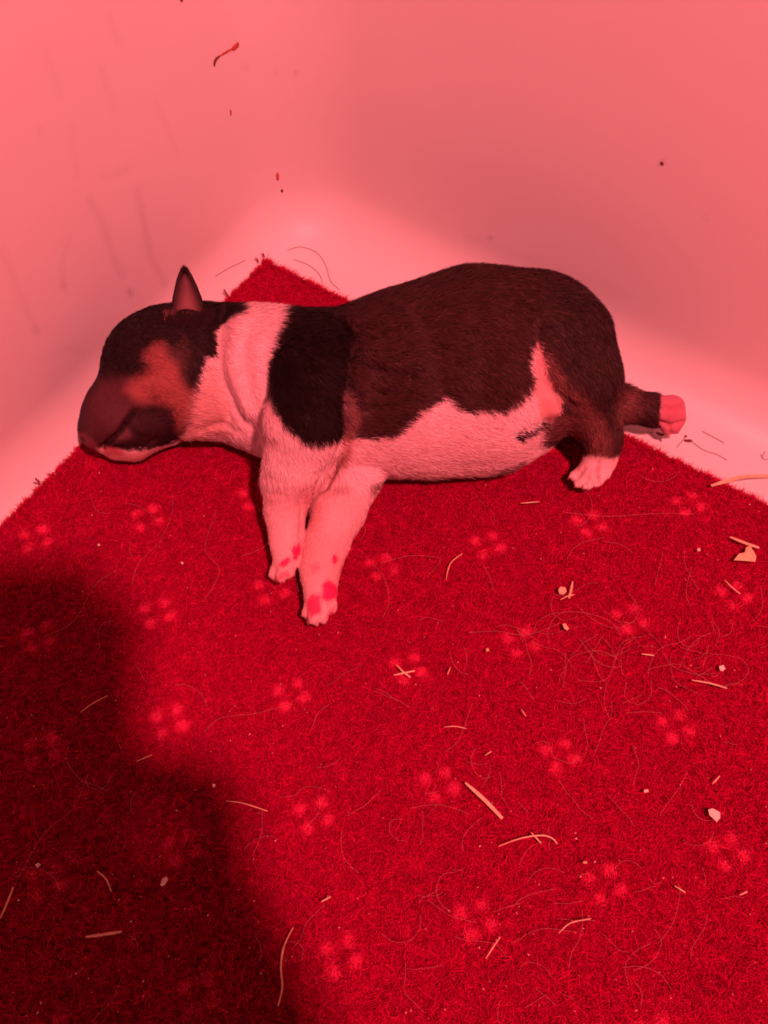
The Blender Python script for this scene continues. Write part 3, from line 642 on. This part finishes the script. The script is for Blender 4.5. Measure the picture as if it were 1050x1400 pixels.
ST = [([(636, 1070), (662, 1093), (687, 1119)], 6.5, 'broad tan straw splinter, the longest and widest, lying right of centre on the open carpet'),
      ([(682, 1157), (712, 1146), (740, 1142), (755, 1146), (762, 1154)], 2.6, 'thin arched straw stem with a hooked right end, crossed by a short sliver'),
      ([(726, 1138), (740, 1153)], 2.6, 'short sliver crossing the arched straw stem'),
      ([(538, 923), (567, 917)], 3.2, 'near level straw of the small straw cross on pink dots'),
      ([(542, 909), (552, 919), (561, 926)], 3.0, 'slanting straw of the small straw cross on pink dots'),
      ([(998, 734), (1018, 742), (1038, 749)], 5.0, 'straw sliver just above the triangular wood chip at the right edge'),
      ([(783, 795), (781, 806), (778, 818)], 4.0, 'upright straw sliver right of the small round wood chip'),
      ([(766, 820), (776, 815), (785, 813)], 2.2, 'tiny sliver crossing the foot of the upright straw sliver'),
      ([(877, 894), (894, 896)], 2.6, 'tiny level straw sliver left of the looped stem on the right'),
      ([(946, 930), (970, 934), (994, 941)], 3.0, 'fine straw stem under the loop of hair at the right'),
      ([(991, 793), (1001, 803), (1012, 812)], 2.2, 'thin sliver lying across pink dots below the triangular wood chip'),
      ([(401, 1268), (389, 1292), (384, 1320), (386, 1350), (380, 1376)], 3.0, 'long wavy straw stem at the bottom edge of the shadow'),
      ([(117, 1281), (140, 1278), (166, 1274)], 4.5, 'pointed pale grass sliver in the dark lower left'),
      ([(133, 1191), (145, 1202), (152, 1219)], 2.2, 'short curved stem in shadow above the pointed grass sliver'),
      ([(0, 1256), (9, 1236), (18, 1213)], 3.2, 'straw sliver at the left border of the picture'),
      ([(110, 974), (126, 962), (147, 951)], 1.8, 'thin straight sliver in shadow at mid left'),
      ([(186, 1041), (208, 1032)], 1.6, 'faint short sliver in shadow between pale dots at the left'),
      ([(309, 1095), (332, 1098), (366, 1109)], 1.8, 'long thin stem crossing the shadow edge'),
      ([(439, 1233), (452, 1226)], 2.6, 'tiny bright sliver right of the shadow edge'),
      ([(712, 688), (737, 686)], 2.2, 'level sliver on the carpet below the puppy hind paw'),
      ([(664, 1311), (673, 1297), (684, 1281)], 2.2, 'slanting sliver touching the pink dots near the bottom'),
      ([(922, 1211), (937, 1220)], 2.6, 'short sliver above the bottom right, left of the pink dots'),
      ([(1011, 1224), (1022, 1219)], 2.4, 'tiny sliver at the right edge below the white flake'),
      ([(974, 1072), (984, 1061)], 2.4, 'tiny slanting sliver above the white flake'),
      ([(610, 792), (616, 770), (632, 757)], 1.8, 'curved thin stem between the forepaws and the chips'),
      ([(764, 1276), (780, 1262), (808, 1256)], 2.0, 'thin bent stem near the bottom, right of the pink dots'),
      ([(616, 912), (612, 922)], 1.8, 'very short upright sliver right of the straw cross'), ([(713, 970), (719, 979)], 2.0, 'very short slanting sliver right of centre'),
      ([(663, 1033), (672, 1027)], 1.8, 'very short sliver above the broad straw splinter'), ([(607, 994), (622, 993), (637, 996)], 1.8, 'short bowed stem above the broad straw splinter')]
for pts, w, lb in ST: stem('straw', pts, w * .88, lb, 'straw')
stem('straw', [(972, 664), (996, 657), (1020, 651), (1062, 651)], 6.5, 'curved straw stem lying over the carpet edge onto the white floor', 'straw', lift=[.0018, .0020, .0010, -.0035, -.0068])
FLK = [([(1003, 766), (1010, 757), (1018, 755), (1020, 748), (1026, 746), (1034, 760), (1033, 768), (1018, 767)], 'triangular wood chip near the right edge', m_wood),
       ([(763, 807), (766, 802), (773, 803), (775, 809), (770, 813), (765, 812)], 'small round wood chip left of the upright straw sliver', m_wood),
       ([(769, 853), (773, 852), (778, 859), (776, 862), (771, 859)], 'small oval wood chip below the round one', m_wood),
       ([(968, 1107), (974, 1105), (984, 1110), (985, 1118), (980, 1124), (975, 1119), (970, 1115)], 'whitish food flake at the lower right', m_pale),
       ([(983, 911), (989, 909), (992, 914), (988, 918), (984, 916)], 'small pale flake inside the loop of hair at the right', m_pale),
       ([(219, 1210), (222, 1201), (228, 1198), (230, 1203), (225, 1210), (221, 1212)], 'oval pale flake in the dark shadow at lower left', m_pale),
       ([(48, 1182), (53, 1179), (56, 1183), (51, 1187)], 'tiny pale flake in shadow near the left border', m_pale),
       ([(291, 1071), (295, 1073), (293, 1077), (290, 1075)], 'tiny pale flake at the shadow edge', m_pale),
       ([(880, 1080), (886, 1079), (887, 1083), (881, 1084)], 'tiny pale flake left of the white food flake', m_pale),
       ([(953, 750), (957, 749), (958, 753), (954, 754)], 'tiny pale flake left of the triangular wood chip', m_pale),
       ([(797, 1178), (802, 1177), (803, 1181), (798, 1181)], 'tiny tan flake above the pink dots at lower centre', m_wood),
       ([(664, 887), (668, 886), (669, 890), (665, 891)], 'tiny tan flake left of the hair tangle', m_wood),
       ([(247, 768), (250, 768), (251, 771), (248, 772)], 'tiny white flake left of the near foreleg', m_pale),
       ([(133, 744), (136, 743), (137, 746), (134, 747)], 'tiny white flake at the upper end of the shadow', m_pale)]
for pts, lb, m in FLK: flake('wood_chip' if m is m_wood else 'pale_flake', pts, lb, 'wood chip' if m is m_wood else 'flake', m)

# loose hairs, uncountable: one object
def tubes(name, lines, rad, mat_, parent=None, kind='stuff'):
    Vv = []; Q = []; b = 0
    for pts in lines:
        pts = np.array(pts); n = len(pts); t = unit(np.gradient(pts, axis=0)); s_ = unit(np.cross(t, [0, 0, 1.0])); u_ = np.cross(s_, t)
        for k in range(3):
            a = 2 * math.pi * k / 3; Vv.append(pts + rad * (s_ * math.cos(a) + u_ * math.sin(a)))
        for k in range(3):
            i = np.arange(n - 1); k2 = (k + 1) % 3; Q.append(np.stack([b + k * n + i, b + k2 * n + i, b + k2 * n + i + 1, b + k * n + i + 1], 1))
        b += 3 * n
    o = link_mesh(name, np_mesh(name, np.concatenate(Vv), quads=np.concatenate(Q)), mat_, parent); tag(o, kind=kind); return o
def hair_line(pts, lift=.0016):
    c = bez(pts, 18); return at(c[:, 0], c[:, 1], lift + .0005 * np.sin(np.linspace(0, 9, 18) + c[0, 0]))
H = [[(730, 868), (735, 850), (760, 838), (800, 838), (835, 850), (850, 870)], [(886, 925), (890, 905), (905, 885), (930, 878), (945, 870)], [(886, 915), (905, 910), (930, 908), (950, 920), (985, 938), (1012, 932), (1024, 915), (1008, 898), (960, 893), (930, 885)],
     [(770, 700), (830, 706), (900, 702), (950, 703)], [(775, 765), (790, 745), (825, 735)], [(825, 740), (850, 745), (865, 756)], [(895, 800), (903, 770), (906, 755)], [(945, 830), (938, 810), (946, 775)], [(280, 1000), (300, 982), (350, 975), (400, 962)], [(640, 865), (680, 863), (720, 868), (765, 852)],
     [(345, 1170), (357, 1140), (358, 1110)], [(475, 1115), (500, 1100), (520, 1080)], [(860, 1350), (855, 1320), (870, 1300), (890, 1290)], [(700, 1290), (740, 1270), (790, 1275)], [(560, 1105), (600, 1100), (640, 1112)], [(660, 770), (670, 790), (675, 808)], [(700, 1240), (720, 1225), (760, 1215)],
     [(180, 800), (190, 770), (215, 745)], [(60, 870), (100, 850), (130, 800), (160, 780)], [(20, 1210), (60, 1140), (100, 1105), (120, 1060)], [(165, 1275), (185, 1285), (188, 1300)], [(280, 820), (300, 780), (280, 750), (295, 700)], [(900, 1290), (920, 1262), (930, 1220), (925, 1205)], [(770, 940), (780, 900), (820, 890), (850, 905)], [(790, 930), (830, 928), (850, 880), (880, 870)],
     [(1030, 850), (1042, 830), (1040, 800)], [(830, 930), (826, 960), (832, 980)], [(760, 958), (785, 962), (802, 955)], [(855, 975), (880, 973), (905, 975)], [(495, 715), (500, 725), (492, 740)], [(520, 770), (560, 760), (600, 762)]]
lines = [hair_line(h) for h in H]
def carp_ok(x, y):
    p = at(x, y)[:2] - CO; return (p @ U > .003) and (p @ V > .003)
while len(lines) < 170:
    if rng.uniform() < .35: x0, y0 = rng.normal(830, 110), rng.normal(885, 32)
    elif rng.uniform() < .5: x0, y0 = rng.uniform(550, 1050), rng.uniform(1000, 1400)
    else: x0, y0 = rng.uniform(0, 1050), rng.uniform(640, 1400)
    if not carp_ok(x0, y0) or (240 < x0 < 860 and y0 < 690): continue
    a = rng.uniform(0, 6.28); l = rng.uniform(8, 42); k = rng.normal(0, .025); pts = [(x0, y0)]; ok = True
    for s_ in range(4):
        a += k * l * .5 + rng.normal(0, .25); x0 += math.cos(a) * l / 2; y0 += math.sin(a) * l / 2; ok = ok and carp_ok(x0, y0); pts.append((x0, y0))
    if ok: lines.append(hair_line(pts, rng.uniform(.0002, .0018)))
o = tubes('loose_hairs', lines, .000065, m_hair); tag(o, 'fine shed hairs scattered and tangled all over the red carpet', 'hair')
# lint specks
Vv = []; Ff = []
for _ in range(420):
    x0, y0 = rng.uniform(0, 1050), rng.uniform(640, 1400)
    if not carp_ok(x0, y0): continue
    p = at(x0, y0, .0012); s = rng.uniform(.0002, .00055); b = len(Vv); q = rng.normal(size=(4, 3)); q = unit(q) * s
    Vv += [tuple(p + v) for v in q]; Ff += [(b, b + 1, b + 2), (b, b + 2, b + 3), (b, b + 3, b + 1), (b + 1, b + 3, b + 2)]
me = bpy.data.meshes.new('lint_specks'); me.from_pydata(Vv, [], Ff); me.update(); o = link_mesh('lint_specks', me, mat('lint', (.85, .55, .50), rough=.8)); tag(o, 'tiny pale lint specks sprinkled over the red carpet', 'lint', kind='stuff')

# marks on the plastic: dried dirt on the wall, bits and hairs on the floor strip
def smear(name, pts, wpx, parent, label=None, m=m_dirt, lumps=None):
    """a raised dried smear following the plastic"""
    c = bez(pts, 14 if len(pts) > 2 else 7); V_ = []; F_ = []; n = len(c)
    for i, a in enumerate(c):
        p, nn = hit(a[0], a[1]); p2, _ = hit(a[0] + (c[min(i + 1, n - 1)] - c[max(i - 1, 0)])[0] * .2, a[1] + (c[min(i + 1, n - 1)] - c[max(i - 1, 0)])[1] * .2)
        t = (p2 - p).normalized(); s = nn.cross(t).normalized(); r = (p - Vector((0, 0, HC + ZC))).length / FOC
        w = wpx * r * .5 * (.45 + .55 * math.sin(math.pi * (i + .5) / n)) * (1 + .45 * math.sin(i * 2.7 + pts[0][0]))
        V_ += [p - s * w + nn * .00002, p - s * w * .5 + nn * w * .4, p + s * w * .5 + nn * w * .35, p + s * w + nn * .00002]
    for i in range(n - 1):
        for j in range(3): F_.append((i * 4 + j, i * 4 + j + 1, i * 4 + j + 5, i * 4 + j + 4))
        F_.append((i * 4 + 3, i * 4, i * 4 + 4, i * 4 + 7))
    F_ += [(0, 1, 2, 3), tuple((n - 1) * 4 + k for k in (3, 2, 1, 0))]
    me = bpy.data.meshes.new(name); me.from_pydata([tuple(v) for v in V_], [], F_); me.update()
    o = link_mesh(name, me, m)
    if parent: o.parent = parent
    if label: tag(o, label)
    return o
m_rust = mat('rusty_smear', (.55, .11, .06), rough=.8, noise=(700, .6, 1.2))
smear('dirt_smear', [(293, 91), (294, 83), (300, 77)], 4.2, wl, 'brown hooked end of the smear'); smear('dirt_smear', [(300, 77), (310, 71), (318, 67)], 3.0, wl, m=m_rust); smear('dirt_smear', [(317, 67), (322, 64), (326, 59)], 6, wl, m=m_rust)
smear('dirt_smear', [(315, 150), (316, 158)], 3, wl, m=m_rust); smear('dirt_smear', [(379, 236), (380, 247)], 4, wl, m=m_rust); smear('dirt_smear', [(385, 259), (386, 263)], 3.4, wl)
smear('dirt_smear', [(904, 221), (906, 226)], 3.5, wr); smear('dirt_smear', [(246, -2), (250, 1)], 4, wl)
for pts, w, lb in [([(897, 591), (903, 594), (908, 594)], 4, 'dark dirt crumb under the far hind paw'), ([(935, 602), (941, 603), (946, 602)], 4.5, 'dirt crumb on the white floor right of the far hind paw'), ([(936, 596), (939, 597)], 4, 'smaller crumb just above the dirt crumb right of the paw')]:
    o = smear('dirt_crumb', pts, w, None, m=m_dirt); tag(o, lb, 'dirt')
def wall_hair(pts):
    out = []
    for a in bez(pts, 16): p, nn = hit(a[0], a[1]); out.append(p + nn * .0004)
    return [tuple(v) for v in out]
wh = [[(393, 343), (410, 338), (432, 345), (445, 362), (452, 385), (465, 397)], [(400, 355), (420, 362), (436, 375), (441, 388)], [(294, 378), (310, 368), (335, 356)], [(880, 580), (890, 585), (892, 592), (884, 590)], [(945, 604), (962, 616), (980, 622), (994, 630)], [(925, 612), (932, 604), (936, 598)],
      [(1040, 622), (1044, 628), (1052, 628)], [(1042, 624), (1046, 617)], [(860, 540), (840, 530)], [(960, 590), (990, 606)]]
o = tubes('floor_hairs', [wall_hair(h) for h in wh], .00013, m_dark); tag(o, 'dark fine hairs on the white plastic floor along the carpet edge', 'hair')
# torn tuft and loose threads at the carpet corner
tl = []
for (x0, y0) in [(362, 352)] * 3 + [(354, 358)] * 4 + [(312, 404)] * 5 + [(55, 662)] * 5:
    a = rng.normal(-2.3, .35); l = rng.uniform(4, 11); tl.append(at(np.linspace(x0, x0 + l * math.cos(a), 6), np.linspace(y0, y0 + l * math.sin(a), 6), .001 + .002 * np.linspace(0, 1, 6) ** 2 * rng.uniform(0, 1)))
m_thread = mat('red_thread', (.34, .01, .03), rough=.9); tubes('frayed_threads', tl, .00022, m_thread, carpet)

# ------------------------------------------------------------------ the photographer's phone and hand, behind the camera: they cast the shadow at lower left
m_phone = mat('phone_case', (.03, .03, .035), rough=.4, noise=(50, .8, 1.1)); m_hand = mat('hand_skin', (.62, .36, .28), rough=.6, noise=(80, .9, 1.05))
O = np.array([0, 0, HC + ZC]); Rr, Up, Bk = r_, -d_, -f_
phone = empty('phone', tuple(O + Bk * .006)); tag(phone, 'black smartphone held above the carpet, behind the picture', 'phone')
bm = bmesh.new(); bmesh.ops.create_cube(bm, size=1)
for v in bm.verts: v.co = Vector((v.co.x * .076, v.co.y * .162, v.co.z * .008))
bmesh.ops.bevel(bm, geom=[e for e in bm.edges if abs((e.verts[0].co - e.verts[1].co).z) > .004], offset=.010, segments=6, affect='EDGES')
bmesh.ops.bevel(bm, geom=[e for e in bm.edges if abs((e.verts[0].co - e.verts[1].co).z) < .001], offset=.0012, segments=2, affect='EDGES')
MM = Matrix(((Rr[0], Up[0], Bk[0], 0), (Rr[1], Up[1], Bk[1], 0), (Rr[2], Up[2], Bk[2], 0), (0, 0, 0, 1)))
ctr = O + Bk * .007 + Rr * (-.023) + Up * (-.046)
bm.transform(Matrix.Translation(V3(ctr)) @ MM); me = bpy.data.meshes.new('phone_body'); bm.to_mesh(me); bm.free(); link_mesh('phone_body', me, m_phone, phone)
def skin(name, verts, edges, rad, m, parent=None, root=0):
    me = bpy.data.meshes.new(name); me.from_pydata([tuple(v) for v in verts], edges, []); o = link_mesh(name, me, m, parent)
    md = o.modifiers.new('skin', 'SKIN'); md.use_smooth_shade = True
    for i, r in enumerate(rad): me.skin_vertices[0].data[i].radius = (r, r)
    me.skin_vertices[0].data[root].use_root = True; s = o.modifiers.new('sub', 'SUBSURF'); s.levels = s.render_levels = 1; return o
def loc(a, b, c): return O + Rr * a + Up * (b + .022) + Bk * c
hv = [loc(.115, -.30, .10), loc(.085, -.20, .060), loc(.068, -.160, .042), loc(.048, -.120, .032), loc(.032, -.090, .028)]; he = [(0, 1), (1, 2), (2, 3), (3, 4)]; hr = [.038, .030, .028, .032, .026]
for k in range(4):                                           # fingers wrapped across the back of the phone from the right edge
    b = len(hv); y0 = -.050 - .022 * k; ln = [.9, 1, .95, .8][k]
    hv += [loc(.034, y0, .020), loc(.032, y0 + .004, .003), loc(.010, y0 + .006, -.006), loc(.010 - .026 * ln, y0 + .004, -.007)]; he += [(4 if k < 2 else 3, b), (b, b + 1), (b + 1, b + 2), (b + 2, b + 3)]; hr += [.0095, .0088, .0082, .007]
b = len(hv); hv += [loc(.026, -.062, .026), loc(-.004, -.040, .024), loc(-.022, -.030, .020)]; he += [(4, b), (b, b + 1), (b + 1, b + 2)]; hr += [.012, .0105, .009]
person = empty('person', tuple(loc(.115, -.30, .10))); tag(person, 'hand and forearm holding the phone, behind the picture', 'person')
skin('hand', hv, he, hr, m_hand, person)
